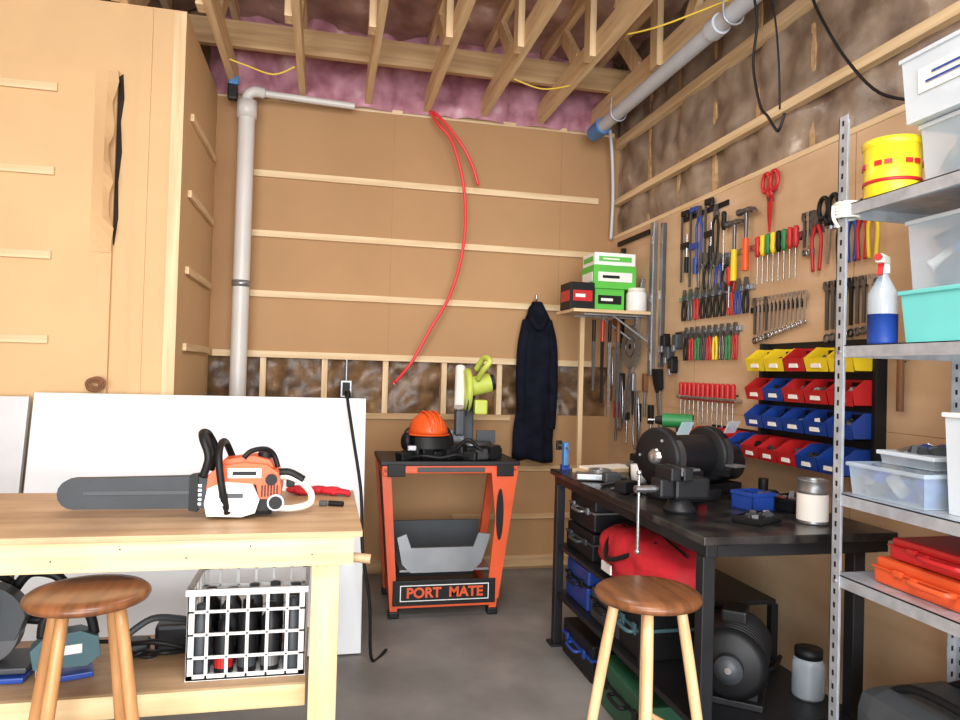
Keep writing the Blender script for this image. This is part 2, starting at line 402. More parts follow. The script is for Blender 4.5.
for k,(cx,cy) in enumerate([(0,0),(.05,.02),(.1,0),(-.03,.03)]):
    b.ell((cx,cy,.018),(.045,.03,.016),REDF)
for k in range(4): b.tube([(.1,.0-.01*k,.013),(.14,-.01*k,.016),(.17,-.015*k,.01)],.009,REDF)
b.fin('work_gloves',Matrix.Translation((-.06,2.82,.90)))
b=B(); b.cyl((0,0,.010),(.05,-.02,.010),.010,BLK); b.box((-.02,0,.01),(.03,.02,.018),DG,bev=.004); b.fin('spark_plug_wrench',Matrix.Translation((.03,2.6,.90)))
# crate
b=B(); cx0,cx1,cy0,cy1,h=-.19,.19,-.0,.30,.30
def wallgrid(face):
    nR=4
    def put(u0,u1,z0,z1):
        if face=='f': b.bb(u0,u1,cy0,cy0+.008,z0,z1,WP,bev=.002)
        if face=='k': b.bb(u0,u1,cy1-.008,cy1,z0,z1,WP,bev=.002)
        if face=='l': b.bb(cx0,cx0+.008,u0,u1,z0,z1,WP,bev=.002)
        if face=='r': b.bb(cx1-.008,cx1,u0,u1,z0,z1,WP,bev=.002)
    a,c=(cx0,cx1) if face in 'fk' else (cy0,cy1)
    nC=6 if face in 'fk' else 5
    for i in range(nC+1):
        w=.012 if i in (0,nC) else .0055
        u=a+(c-a)*i/nC; u=min(max(u,a+w),c-w); put(u-w,u+w,0,h)
    for j in range(nR+1):
        z=h*j/nR; w=.010 if j in (0,nR) else .005; z=min(max(z,w),h-w); put(a,c,z-w,z+w)
for f in 'fklr': wallgrid(f)
b.bb(cx0-.006,cx1+.006,cy0-.006,cy0+.004,h-.022,h,WP,bev=.003); b.bb(cx0-.006,cx1+.006,cy1-.004,cy1+.006,h-.022,h,WP,bev=.003)
b.bb(cx0-.006,cx0+.004,cy0,cy1,h-.022,h,WP,bev=.003); b.bb(cx1-.004,cx1+.006,cy0,cy1,h-.022,h,WP,bev=.003)
b.bb(cx0,cx1,cy0,cy1,0,.008,WP)
CM=Matrix.Translation((-.225,2.45,.361))
b.fin('milk_crate',CM)
b=B()
for i in range(5):
    for j in range(4):
        x=-.15+i*.074;y=.045+j*.07
        m=random.choice([BLK,BLK,DG,BLK,BLKM,DG]); hh=random.uniform(.14,.23)
        b.lathe([(0,.01),(.03,.01),(.031,.02),(.031,hh-.03),(.018,hh-.01),(.018,hh+.02),(.0,hh+.022)],(x,y,0),m,seg=14)
        b.cyl((x,y,.03),(x,y,.07),.0315,random.choice([RED,DG,BROWN,BLK,GR]),seg=14,caps=False)
b.fin('spray_cans',CM)
# lower shelf: circular saw, planer, cords
b=B()
b.prism(arc(0,.17,.13,.2,pi+.0,14)+[(-.10,.12),(.10,.12)],-.03,.03,DG)
b.cyl((0,-.025,.15),(0,.025,.15),.11,TS,seg=40); b.cyl((0,-.06,.15),(0,-.03,.15),.03,BLK)
b.box((0,.02,.035),(.30,.18,.02),DG,bev=.006); b.box((-.02,.02,.012),(.34,.22,.018),BLU,bev=.005)
b.cyl((0,.03,.17),(0,.17,.17),.055,BLU,seg=24); b.cyl((0,.17,.17),(0,.19,.17),.045,BLK)
b.tube([(.05,.08,.25),(.1,.08,.31),(.19,.08,.29),(.22,.08,.2),(.16,.08,.15),(.06,.08,.16)],.017,BLK)
b.tube([(-.1,.08,.25),(-.08,.1,.3),(-.02,.1,.31),(.05,.08,.27)],.015,BLK)
b.fin('circular_saw',Matrix.Translation((-1.06,2.60,.361)))
b=B() # router/jigsaw style tool
b.box((0,0,.012),(.16,.09,.018),BLU,bev=.004); b.prism([(-.09,.05),(-.1,.11),(-.06,.15),(.04,.155),(.09,.13),(.1,.07),(.06,.04)],-.035,.035,TEAL)
b.tube([(-.07,0,.14),(-.06,0,.20),(.0,0,.225),(.06,0,.20),(.08,0,.13)],.016,BLK,seg=10); b.box((-.07,0,.05),(.03,.03,.07),STEEL,bev=.003); b.box((0,-.037,.1),(.09,.004,.03),WP,bev=.001)
b.tube([(.09,0,.1),(.15,.02,.08),(.2,.06,.02),(.26,.03,.01),(.3,.1,.01)],.007,BLK); b.fin('jigsaw',Matrix.Translation((-.80,2.55,.361))@Matrix.Rotation(.3,4,'Z'))
b=B(); b.prism([(-.02,0),(.02,0),(.014,.2),(.03,.23),(.02,.28),(.0,.25),(-.02,.28),(-.03,.23),(-.014,.2)],0,.01,STEEL); b.fin('open_end_spanner',Matrix.Translation((-1.12,2.43,.361))@Matrix.Rotation(.25,4,'Y'))
b=B(); b.tube([(-.12,0,.01),(-.05,.05,.03),(.03,-.02,.05),(.1,.05,.03),(.05,.12,.02),(-.06,.13,.04),(-.1,.05,.06),(0,0,.08),(.09,.02,.05)],.009,BLK)
b.box((.05,.15,.05),(.15,.1,.10),BLKM,bev=.015); b.box((-.08,.1,.03),(.08,.06,.06),DG,bev=.01)
b.tube([(-.1,.0,.1),(-.02,.03,.15),(.06,.08,.13),(.1,.13,.1)],.012,DG); b.fin('power_cord',Matrix.Translation((-.54,2.6,.361)))
b=B(); b.bb(-.25,.25,-.15,.15,0,.018,PX,bev=.002); b.bb(-.2,.28,-.12,.10,.018,.036,BX,bev=.002); b.fin('plywood_offcuts',Matrix.Translation((-1.55,2.6,.361)))
# ================= TOOL STAND
X0,X1,Y0,Y1=.33,1.12,3.95,4.45
b=B()
for sx,xt,xb in ((1,X0+.03,X0+.09),(-1,X1-.03,X1-.13)):
    for y in (Y0+.03,Y1-.03):
        b.prism([(xt-.03,.83),(xt+.022,.83),(xb+.02,.04),(xb-.022,.04)],y-.02,y+.02,ORS)
        b.box((xb,y,.02),(.06,.06,.04),BLK,bev=.008)
    if sx==1: b.prism([(xt-.012,.79),(xt+.008,.79),(xb+.008,.1),(xb-.010,.1)],Y0+.05,Y1-.05,DG)
    b.bb(xt-.025,xt+.025,Y0,Y1,.80,.85,ORS,bev=.006)
    b.bb(xb-.02,xb+.02,Y0+.05,Y1-.05,.08,.13,ORS,bev=.006)
b.prism([(X1-.16,.83),(X1-.0,.83),(X1-.02,.70),(X1-.10,.10),(X1-.16,.06),(X1-.16,.2),(X1-.13,.55)],Y0-.006,Y0+.012,ORS)
b.prism([(X1-.105+.022*math.cos(t*pi/8),.58+.15*math.sin(t*pi/8)) for t in range(16)],Y0-.012,Y0-.005,BLK)
b.bb(X0,X1,Y0,Y0+.045,.815,.86,ORS,bev=.006); b.bb(X0,X1,Y1-.045,Y1,.825,.86,ORS,bev=.006)
b.bb(X0-.01,X1+.01,Y0-.01,Y1+.01,.86,.885,BLKM,bev=.006)
for x in (X0+.08,X1-.08): b.bb(x-.05,x+.05,Y0-.02,Y0-.008,.80,.87,BLK,bev=.004)
b.bb(X0+.2,X1-.2,Y0-.012,Y0-.002,.825,.85,DG,bev=.003)
b.prism([(X0+.10,.45),(X0+.15,.47),(X0+.18,.39),(X1-.25,.39),(X1-.22,.47),(X1-.15,.46),(X1-.2,.30),(X1-.25,.25),(X0+.18,.25),(X0+.13,.30)],Y0+.02,Y0+.035,GR)
b.bb(X0+.12,X1-.14,Y0+.04,Y1-.04,.25,.262,GR)
b.bb(X0+.08,X1-.12,Y0-.012,Y0+.0,.075,.215,BLK,bev=.004)
b.bb(X0+.12,X1-.16,Y0-.0135,Y0-.011,.10,.19,WP); b.bb(X0+.125,X1-.165,Y0-.0145,Y0-.013,.105,.185,BLK)
b.bb(X0+.08,X1-.12,Y0+.0,Y0+.03,.06,.085,ORS)
b.bb(X0+.12,X1-.12,Y1-.03,Y1-.01,.1,.45,DG)
st=b.fin('tool_stand')
cu=bpy.data.curves.new('sign_text','FONT'); cu.body='PORT  MATE'; cu.size=.078; cu.extrude=.002; cu.offset=.0025; cu.align_x='CENTER'; cu.align_y='CENTER'
cu.materials.append(ORS)
to=bpy.data.objects.new('sign_text',cu); S.collection.objects.link(to)
to.matrix_world=Matrix.Translation(((X0+X1)/2-.02,Y0-.016,.145))@Matrix.Rotation(pi/2,4,'X')
bpy.context.view_layer.update()
to.parent=st; to.matrix_parent_inverse=st.matrix_world.inverted()
# helmet
b=B()
b.ell((0,0,.10),(.115,.14,.125),ORG,seg=28,rings=10,z0=0.0)
b.lathe([(.112,.10),(.130,.095),(.13,.09),(.11,.09)],(0,0,0),ORG)
for i in (-1,0,1): b.tube([(i*.03,-.137,.12),(i*.032,-.10,.195),(i*.033,0,.228),(i*.03,.11,.18)],.006,ORG)
for s_ in (-1,1):
    b.ell((s_*.135,0,.05),(.03,.045,.055),BLK); b.tube([(s_*.12,0,.13),(s_*.145,0,.1),(s_*.14,0,.05)],.007,BLK)
vs=[];N=12
for i in range(N+1):
    t=-.9+1.8*i/N
    for z in (.085,.02): vs.append((.15*math.sin(t),-.145*math.cos(t)-(.02 if z<.05 else 0),z))
b.add(vs,[[2*i,2*i+1,2*i+3,2*i+2] for i in range(N)],BLK,True)
b.lathe([(.10,0),(.11,0),(.11,.09),(.10,.09)],(0,0,0),BLK)
b.fin('safety_helmet',Matrix.Translation((.61,4.14,.93))@Matrix.Rotation(.25,4,'Z'))
# miter saw
b=B()
b.box((0,0,.03),(.34,.26,.06),BLKM,bev=.012); b.lathe([(0,.06),(.12,.06),(.12,.085),(0,.085)],(0,-.02,0),TS)
b.box((-.10,.03,.11),(.12,.02,.08),TS,bev=.003); b.box((.10,.03,.11),(.12,.02,.08),DG,bev=.003)
b.box((.0,.13,.18),(.07,.06,.28),DG,bev=.01)
b.tube([(0,.13,.28),(.0,.06,.37),(.02,-.02,.42)],.035,DG,seg=12)
b.lathe([(0,-.02),(.12,-.02),(.135,-.01),(.135,.015),(.12,.02),(0,.02)],(-.04,.0,.40),LIME,axis='x',seg=30)
b.cyl((-.052,0,.36),(-.045,0,.36),.125,TS,seg=40)
b.cyl((-.02,.0,.42),(.11,.0,.45),.06,LIME,seg=20); b.cyl((.11,0,.45),(.135,0,.455),.05,BLK,seg=20)
b.tube([(.02,-.06,.47),(.04,-.13,.53),(.07,-.15,.58),(.05,-.08,.60),(.02,0,.53)],.018,LIME,seg=10)
b.box((.04,-.06,.3),(.08,.06,.09),LIME,bev=.012)
b.cyl((-.10,-.1,.30),(-.07,.05,.54),.032,CREAM,seg=10)
b.box((-.08,-.02,.2),(.06,.08,.16),DG,bev=.015)
b.fin('miter_saw',Matrix.Translation((.90,4.26,.885)))
b=B()
for k in range(9):
    b.box((-.2+k*.065,random.uniform(-.03,.02),.025+.010*(k%3)),(.08,.08,.05+.015*(k%3)),random.choice([BLK,DG,BLKM,BLK,GRN if k==6 else BLK]),rot=(0,random.uniform(-.2,.2),random.uniform(-.6,.6)),bev=.01)
b.tube([(-.2,-.02,.01),(-.1,-.07,.03),(0,-.08,.02),(.1,-.07,.035),(.2,-.05,.01)],.01,BLK)
b.tube([(.1,-.02,.06),(.16,-.05,.12),(.22,-.05,.08),(.3,-.05,.02)],.012,BLK)
b.box((-.16,-.03,.07),(.05,.05,.03),GR,bev=.005)
b.fin('cordless_tools_pile',Matrix.Translation((.66,4.03,.885)))
# ================= RIGHT BENCH
bx0,bx1,by0,by1=1.18,1.9,2.0,3.54
b=B()
b.bb(bx0,bx1,by0,by1,.872,.90,BLKG,bev=.004)
b.bb(bx0+.02,bx0+.06,by0+.02,by1-.02,.83,.871,BLKM,bev=.003); b.bb(bx1-.06,bx1-.02,by0+.02,by1-.02,.83,.871,BLKM,bev=.003)
b.bb(bx0+.06,bx1-.06,by0+.02,by0+.06,.83,.871,BLKM); b.bb(bx0+.06,bx1-.06,by1-.06,by1-.02,.83,.871,BLKM)
for x in (bx0+.015,bx1-.145):
    for y in (by0+.03,by1-.08):
        b.bb(x,x+.045,y,y+.045,.01,.83,BLKM,bev=.004); b.bb(x-.02,x+.065,y-.02,y+.065,0,.012,BLKM,bev=.003)
b.bb(bx0+.03,bx1-.1,by0+.04,by1-.04,.25,.275,BLKM,bev=.003)
b.bb(bx0+.03,bx1-.1,2.5,by1-.04,.50,.52,BLKM,bev=.003)
for x in (bx0+.04,bx1-.12): b.bb(x,x+.03,2.5,2.53,.27,.5,BLKM)
b.fin('metal_workbench')
def case(name,x,y,z,d,m,m2=BLK,rot=0):
    b=B(); w,l,h=d
    b.box((0,0,h*.30),(w,l,h*.6),m,bev=.01); b.box((0,0,h*.8),(w*.98,l*.98,h*.38),m,bev=.01)
    b.box((0,0,h*.6),(w+.008,l+.008,h*.06),m2,bev=.002)
    for s_ in (-.28,.28): b.box((-w/2-.004,l*s_,h*.6),(.012,.03,h*.22),m2,bev=.003)
    b.tube([(-w/2,-.06,h*.55),(-w/2-.03,-.05,h*.55),(-w/2-.03,.05,h*.55),(-w/2,.06,h*.55)],.008,m2)
    b.fin(name,Matrix.Translation((x,y,z))@Matrix.Rotation(rot,4,'Z'))
case('tool_case',1.47,3.28,.52,(.44,.36,.13),BLK,DG)
case('tool_case',1.47,3.28,.655,(.42,.34,.15),BLKM,GR)
case('tool_case',1.46,3.3,.275,(.42,.3,.19),BLU,BLK)
case('tool_case',1.46,2.95,.275,(.42,.32,.14),DG,BLK)
case('tool_case',1.45,2.66,.275,(.42,.2,.2),BLK,TEAL)
case('tool_case',1.38,2.62,0,(.38,.5,.19),DGRN,BLK)
case('tool_case',1.42,3.2,0,(.4,.4,.17),BLK,BLU)
# red duffel bag
b=B(); vs=[];nu,na=22,32
for i in range(nu+1):
    t=i/nu; r=math.sin(pi*min(max(t,.02),.98))**.35
    for j in range(na):
        a=2*pi*j/na; ca,sa=math.cos(a),math.sin(a)
        k=(abs(ca)**3+abs(sa)**3)**(-1/3)
        f=1+.035*math.sin(t*25+a*3)+.03*math.sin(a*7+t*9)+.02*math.sin(t*60)
        z=.115+.115*k*sa*r*f
        vs.append((.17*k*ca*r*f,-.36+.72*t,max(0,z)))
b.add(vs,[[i*na+j,i*na+(j+1)%na,(i+1)*na+(j+1)%na,(i+1)*na+j] for i in range(nu) for j in range(na)]+[list(range(na)),[nu*na+j for j in range(na)]],REDF,True)
b.tube([(-.05,-.15,.215),(-.14,-.12,.17),(-.195,0,.12),(-.14,.12,.17),(-.05,.15,.215)],.010,BLK)
b.tube([(0,-.30,.20),(0,0,.235),(0,.30,.20)],.006,BLK); b.box((-.178,.05,.07),(.008,.10,.04),WP,bev=.003)
b.fin('duffel_bag',Matrix.Translation((1.365,2.73,.52)))
# motor
b=B()
b.cyl((-.14,0,.16),(.12,0,.16),.115,BLKM,seg=32)
for i in range(9): b.lathe([(.114,-.12+i*.027),(.125,-.118+i*.027),(.125,-.11+i*.027),(.114,-.108+i*.027)],(0,0,.16),BLK,axis='x',seg=32)
b.lathe([(.12,.12),(.10,.15),(.05,.165),(0,.165)],(0,0,.16),BLK,axis='x'); b.lathe([(.12,-.14),(.13,-.15),(.10,-.17),(.03,-.18),(0,-.18)],(0,0,.16),BLK,axis='x')
b.cyl((-.18,0,.16),(-.22,0,.16),.012,STEEL); b.lathe([(.0,-.19),(.05,-.19),(.04,-.202),(.05,-.215),(0,-.215)],(0,0,.16),DG,axis='x')
b.box((0,0,.30),(.13,.09,.05),BLK,bev=.01); b.box((0,0,.012),(.26,.22,.024),BLKM,bev=.004); b.box((0,-.07,.03),(.2,.04,.04),BLKM); b.box((0,.07,.03),(.2,.04,.04),BLKM)
b.fin('electric_motor',Matrix.Translation((1.47,2.27,.276))@Matrix.Rotation(.9,4,'Z')@Matrix.Scale(.95,4))
b=B(); b.lathe([(0,0),(.05,0),(.055,.01),(.055,.12),(.045,.14),(.04,.15)],(0,0,0),CLR); b.lathe([(.042,.14),(.047,.14),(.047,.17),(0,.17)],(0,0,0),BLK); b.cyl((0,0,.004),(0,0,.09),.046,GR)
b.fin('glass_jar',Matrix.Translation((1.72,2.20,.276)))
b=B(); b.tube([(0,0,.012),(.1,.05,.012),(.05,.14,.02),(-.08,.1,.012),(-.1,-.02,.02),(.02,-.06,.03),(.12,.02,.04)],.009,BLK); b.fin('extension_cord',Matrix.Translation((1.66,2.42,.276)))
# --- bench top
def grinder(name,M):
    b=B()
    b.box((0,0,.02),(.22,.17,.04),BLKM,bev=.006); b.box((0,0,.07),(.09,.11,.08),BLKM,bev=.008)
    b.cyl((-.09,0,.16),(.09,0,.16),.075,BLKM,seg=28)
    for s_ in (-1,1):
        b.lathe([(.0,s_*.10),(.095,s_*.10),(.105,s_*.11),(.105,s_*.145),(.095,s_*.155),(0,s_*.155)],(0,0,.16),BLK,axis='x',seg=32)
        b.cyl((s_*.115,-.02,.16),(s_*.14,-.02,.16),.09,TS,seg=32)
        b.lathe([(.03,s_*.155),(.02,s_*.17),(0,s_*.17)],(0,0,.16),STEEL,axis='x')
        for k in range(3):
            a=k*2*pi/3; b.cyl((s_*.154,.07*math.cos(a),.16+.07*math.sin(a)),(s_*.160,.07*math.cos(a),.16+.07*math.sin(a)),.006,STEEL,seg=6)
        b.box((s_*.125,-.13,.13),(.06,.05,.008),GR,bev=.002); b.box((s_*.125,-.11,.27),(.06,.004,.05),CLR,rot=(.5,0,0)); b.box((s_*.1,-.07,.1),(.01,.1,.02),BLK)
    b.box((0,-.088,.03),(.04,.006,.03),RED,bev=.002)
    b.fin(name,M)
grinder('bench_grinder',Matrix.Translation((1.47,2.66,.90))@Matrix.Rotation(.35,4,'Z')@Matrix.Scale(1.12,4))
b=B() # vise
b.lathe([(0,0),(.06,0),(.06,.015),(.045,.03),(.04,.05),(0,.05)],(0,0,0),BLKM)
b.box((.03,0,.09),(.14,.09,.08),BLKM,bev=.012); b.box((-.0,0,.145),(.04,.13,.05),BLKM,bev=.006)
b.box((-.05,0,.145),(.04,.13,.05),BLKM,bev=.006); b.box((-.07,0,.09),(.06,.08,.07),BLKM,bev=.01)
b.box((-.024,0,.155),(.008,.12,.03),STEEL); b.cyl((-.1,0,.085),(-.18,0,.085),.014,STEEL); b.cyl((-.165,0,-.14),(-.165,0,.14),.006,STEEL); b.ell((-.165,0,.145),(.011,.011,.011),STEEL); b.ell((-.165,0,-.145),(.011,.011,.011),STEEL)
b.fin('bench_vise',Matrix.Translation((1.31,2.40,.90)))
b=B()
b.box((0,0,.02),(.2,.16,.04),BLKM,bev=.004); b.cyl((-.12,0,.12),(.12,0,.12),.08,BLKM,seg=28); b.lathe([(.08,.12),(.05,.15),(0,.15)],(0,0,.12),BLK,axis='x'); b.lathe([(.08,-.12),(.05,-.15),(0,-.15)],(0,0,.12),BLK,axis='x'); b.box((0,0,.21),(.1,.07,.04),DG,bev=.006)
b.fin('polishing_motor',Matrix.Translation((1.72,2.86,.90))@Matrix.Rotation(.3,4,'Z'))
b=B(); b.lathe([(0,0),(.049,0),(.052,.004),(.05,.008),(.05,.04),(.0515,.043),(.05,.046),(.05,.075),(.0515,.078),(.05,.081),(.05,.11),(.0515,.113),(.05,.116),(.05,.148),(.052,.152),(.048,.155),(.044,.15),(.044,.02),(0,.02)],(0,0,0),GR)
b.cyl((0,0,.012),(0,0,.105),.0525,PAPER,caps=False,seg=28); b.fin('tin_can',Matrix.Translation((1.70,2.17,.90)))
def tray(name,x,y,z,w,l,h,m,rot=0,fill=None):
    b=B(); t=.006
    b.bb(-w/2,w/2,-l/2,l/2,0,t,m); b.bb(-w/2,-w/2+t,-l/2,l/2,0,h,m); b.bb(w/2-t,w/2,-l/2,l/2,0,h,m); b.bb(-w/2,w/2,-l/2,-l/2+t,0,h,m); b.bb(-w/2,w/2,l/2-t,l/2,0,h,m)
    b.bb(-w/2-.005,w/2+.005,-l/2-.005,-l/2,h-.012,h,m); b.bb(-w/2-.005,-w/2,-l/2,l/2,h-.012,h,m)
    if fill:
        for k in range(14): b.box((random.uniform(-.38,.38)*w,random.uniform(-.38,.38)*l,random.uniform(.3,.9)*h),(.035,.02,.02),random.choice(fill),rot=(random.random()*3,random.random()*3,random.random()*3))
    return b.fin(name,Matrix.Translation((x,y,z))@Matrix.Rotation(rot,4,'Z'))
tray('parts_tray',1.63,2.42,.90,.11,.11,.07,BLU,.2,[TS,BLK])
tray('parts_tray',1.79,2.40,.90,.14,.14,.05,BLK,.2,[TS,STEEL,RED,BLK])
tray('parts_tray',1.50,2.20,.90,.16,.10,.025,BLK,.5,[TS,BLK,DG])
b=B()
for k in range(9): b.box((random.uniform(-.1,.1),random.uniform(-.05,.05),.012+.008*(k%2)),(.07,.03,.022),random.choice([BLK,DG,BLKM,TS]),rot=(0,0,random.random()*3),bev=.004)
b.tube([(-.1,-.04,.01),(-.03,.05,.03),(.05,-.03,.04),(.11,.04,.01)],.008,BLK); b.cyl((.02,0,.03),(.02,0,.09),.02,BLK); b.fin('machine_parts',Matrix.Translation((1.78,2.6,.90)))
def drill(name,M,m):
    b=B(); b.cyl((-.09,0,.17),(.05,0,.17),.034,m,seg=20); b.cyl((.05,0,.17),(.085,0,.17),.024,BLK,r2=.018); b.cyl((.085,0,.17),(.12,0,.17),.006,STEEL,seg=8)
    b.box((-.045,0,.09),(.038,.034,.14),m,bev=.01,rot=(0,-.15,0)); b.box((-.05,0,.025),(.09,.06,.05),BLK,bev=.01); b.box((-.02,0,.13),(.016,.02,.03),BLK)
    b.cyl((-.095,0,.17),(-.09,0,.17),.03,BLK); b.fin(name,M)
drill('cordless_drill',Matrix.Translation((1.66,3.12,1.02))@Matrix.Rotation(2.6,4,'Z'),GRN)
case('parts_case',1.62,3.14,.9,(.26,.22,.12),BLK,GR)
b=B(); b.bb(-.2,.2,-.05,.05,0,.02,PX,bev=.002); b.bb(-.15,.12,-.03,.06,.02,.03,PAPER); b.fin('wood_offcuts',Matrix.Translation((1.46,3.42,.90))@Matrix.Rotation(.3,4,'Z'))
b=B(); b.lathe([(.03,0),(.055,0),(.055,.045),(.03,.045),(.03,0)],(0,0,0),GR); b.fin('tape_roll',Matrix.Translation((1.32,3.20,.90)))
b=B(); b.lathe([(.03,0),(.05,0),(.05,.04),(.03,.04),(.03,0)],(0,0,0),YEL); b.fin('tape_roll',Matrix.Translation((1.83,3.1,.90)))
b=B()
for k in range(10):
    a=random.uniform(-.8,.8); x=random.uniform(-.08,.06); y=-.15+k*.05
    b.cyl((x,y,.008),(x+.12*math.cos(a),y+.12*math.sin(a),.008),.007,random.choice([STEEL,BROWN,BLK,TS]),seg=8)
b.box((.02,.2,.025),(.08,.05,.05),DG,bev=.01); b.box((-.03,-.08,.03),(.10,.06,.05),BLK,bev=.01,rot=(0,0,.5)); b.box((-.05,.28,.02),(.14,.09,.03),GR,bev=.006,rot=(0,0,-.3))
b.fin('bench_hand_tools',Matrix.Translation((1.30,2.86,.90)))
b=B(); b.bb(-.02,.02,-.02,.02,0,.03,BLU,bev=.003); b.box((0,0,.08),(.025,.04,.13),LBLU,bev=.006); b.cyl((0,-.06,.12),(0,.1,.12),.008,STEEL); b.box((0,.1,.12),(.03,.02,.05),BLK,bev=.004)
b.fin('quick_clamp',Matrix.Translation((1.24,3.48,.90)))
B().lathe([(0,0),(.035,0),(.04,.09),(.037,.09),(.033,.01),(0,.01)],(0,0,0),WP).fin('plastic_cup',Matrix.Translation((1.44,3.02,.90)))
# ================= WALL TOOLS
WM=lambda Y,z,tilt=0,out=0:Matrix.Translation((W-.0006-out,Y,z))@Matrix.Rotation(-pi/2,4,'Z')@Matrix.Rotation(tilt,4,'Y')
def magbar(Y0_,Y1_,z,m=BLK):
    B().bb(W-.009,W-.0006,Y0_,Y1_,z-.014,z+.014,m,bev=.002).fin('magnetic_tool_bar')
def screwdriver(Y,z,m,L=.22,tilt=0):
    b=B(); y=-.03
    b.lathe([(0,0),(.010,-.002),(.014,-.012),(.0125,-.04),(.015,-.07),(.011,-.09),(.007,-.10),(0,-.10)],(0,y,0),m,seg=12)
    b.cyl((0,y,-.10),(0,y,-L),.0035,STEEL,seg=8); b.cyl((0,y,-L),(0,y,-L-.012),.0045,STEEL,seg=4); b.cyl((0,y+.0,-.06),(0,0,-.06),.004,BLK,seg=6)
    b.fin('screwdriver',WM(Y,z,tilt))
def pliers(Y,z,m,L=.2,tilt=0,sp=.028):
    b=B()
    b.prism([(-.012,-.07),(-.016,-.04),(-.008,0),(-.001,.0),(-.001,-.07)],-.024,-.01,TS); b.prism([(.012,-.07),(.016,-.04),(.008,0),(.001,.0),(.001,-.07)],-.024,-.01,TS)
    b.cyl((0,-.028,-.055),(0,0,-.055),.012,TS,seg=12)
    for s_ in (-1,1):
        b.tube([(s_*.006,-.018,-.06),(s_*sp*.8,-.018,-.1),(s_*sp,-.018,-.14),(s_*sp*.7,-.018,-L)],.0075,m,seg=8)
    b.fin('pliers',WM(Y,z,tilt))
def wrench(Y,z,L=.18,m=STEEL,tilt=0):
    b=B(); w=.011*L/.18
    b.prism([(-w*.6,-L*.85),(w*.6,-L*.85),(w*.7,-.02),(-w*.7,-.02)],-.02,-.013,m)
    b.prism([(-w*.7,-.025),(w*.7,-.025),(w*1.7,-.008),(w*1.4,.016),(w*.7,.018),(w*.6,.0),(-w*.6,.0),(-w*.7,.018),(-w*1.4,.016),(-w*1.7,-.008)],-.022,-.010,m)
    b.torus((0,-.016,-L),w*1.1,.005,m); b.cyl((0,-.016,-.02),(0,0,-.02),.004,m,seg=6)
    b.fin('wrench',WM(Y,z,tilt))
def hammer(Y,z,m=BLK,hm=ORG,tilt=0):
    b=B(); b.cyl((-.05,-.03,0),(.02,-.03,0),.014,m); b.cyl((-.065,-.03,0),(-.05,-.03,0),.018,m); b.prism([(.02,-.013),(.02,.013),(.06,.006),(.085,-.02),(.05,-.008)],-.04,-.02,m)
    b.cyl((0,-.03,-.01),(0,-.03,-.14),.009,m); b.cyl((0,-.03,-.14),(0,-.03,-.3),.015,hm,r2=.017); b.cyl((0,-.03,0),(0,0,0),.006,m); b.fin('claw_hammer',WM(Y,z,tilt))
def shears(Y,z,m,L=.26,tilt=0):
    b=B()
    for s_ in (-1,1):
        b.torus((s_*.030,-.018,-.04),.028,.010,m,sz=1.6); b.tube([(s_*.015,-.018,-.08),(s_*.006,-.018,-.12)],.011,m,res=1)
        b.prism([(s_*.001,-.11),(s_*.016,-.12),(s_*.012,-.2),(s_*.001,-L)],-.022,-.012,m if m==RED else STEEL)
    b.cyl((0,-.026,-.125),(0,0,-.125),.008,TS); b.fin('tin_snips',WM(Y,z,tilt))
def clamp(Y,z,m,L=.4,tilt=0):
    b=B(); b.bb(-.008,.008,-.024,-.016,-L,0,TS); b.box((.035,-.02,-.02),(.08,.018,.03),m,bev=.004); b.box((.035,-.02,-L*.5),(.08,.018,.035),m,bev=.004)
    b.cyl((.06,-.02,-L*.5-.09),(.06,-.02,-L*.5+.06),.006,STEEL); b.cyl((.06,-.02,-L*.5-.16),(.06,-.02,-L*.5-.07),.013,m); b.cyl((.06,-.02,-.05),(.06,-.02,-.03),.013,BLK); b.cyl((0,-.02,-.03),(0,0,-.03),.005,TS); b.fin('bar_clamp',WM(Y,z,tilt))
magbar(3.3,3.78,2.33); magbar(2.25,3.55,2.05,STEEL); magbar(3.05,3.8,1.86,STEEL); magbar(2.68,3.08,1.74); magbar(3.15,3.8,1.66,STEEL); magbar(2.25,2.55,1.79)
clamp(3.76,2.38,BLK,.42); clamp(3.66,2.38,BLU,.46); pliers(3.57,2.37,BLU,.34); clamp(3.50,2.39,BLK,.40); pliers(3.40,2.34,BLK,.3)
hammer(3.10,2.24,TS,ORG); hammer(3.2,2.2,TS,YEL); shears(2.93,2.38,RED,.28)
screwdriver(3.30,2.28,BLK,.3); screwdriver(3.24,1.98,RED,.2)
for i,(m) in enumerate([TS,BLK,TS,BLU,BLK,RED]): pliers(3.54-.055*i*1.1,2.10-.01*i,m,.2)
for i,m in enumerate([RED,YEL,GRN,YEL,BLK,GRN,RED,RED]): screwdriver(3.00-.040*i,2.09,m,.22)
for i,m in enumerate([TS,STEEL,TS]): wrench(2.68-.025*i,2.12,.16,m)
pliers(2.60,2.13,RED,.26); shears(2.53,2.17,BLK,.28)
for Y,m in ((2.45,BLK),(2.395,BLU),(2.34,RED),(2.285,YEL)): pliers(Y,2.12,m,.24,sp=.024)
for i in range(10): pliers(3.72-.068*i,1.91,random.choice([BLK,DG,TS,BLU,BLK,RED]),.18,sp=.02)
for i in range(13): wrench(3.03-.030*i,1.78,.19-.006*i,random.choice([STEEL,TS,STEEL]))
for i in range(8): wrench(2.53-.034*i,1.80,.22-.004*i,random.choice([TS,BLKM,STEEL]))
for i,m in enumerate([BLK,RED,GRN,DG,RED,YEL,TS,GRN,RED]): pliers(3.69-.062*i,1.69,m,.19,sp=.018)
B().bb(W-.045,W-.0006,3.14,3.74,1.285,1.30,STEEL,bev=.003).fin('screwdriver_rack')
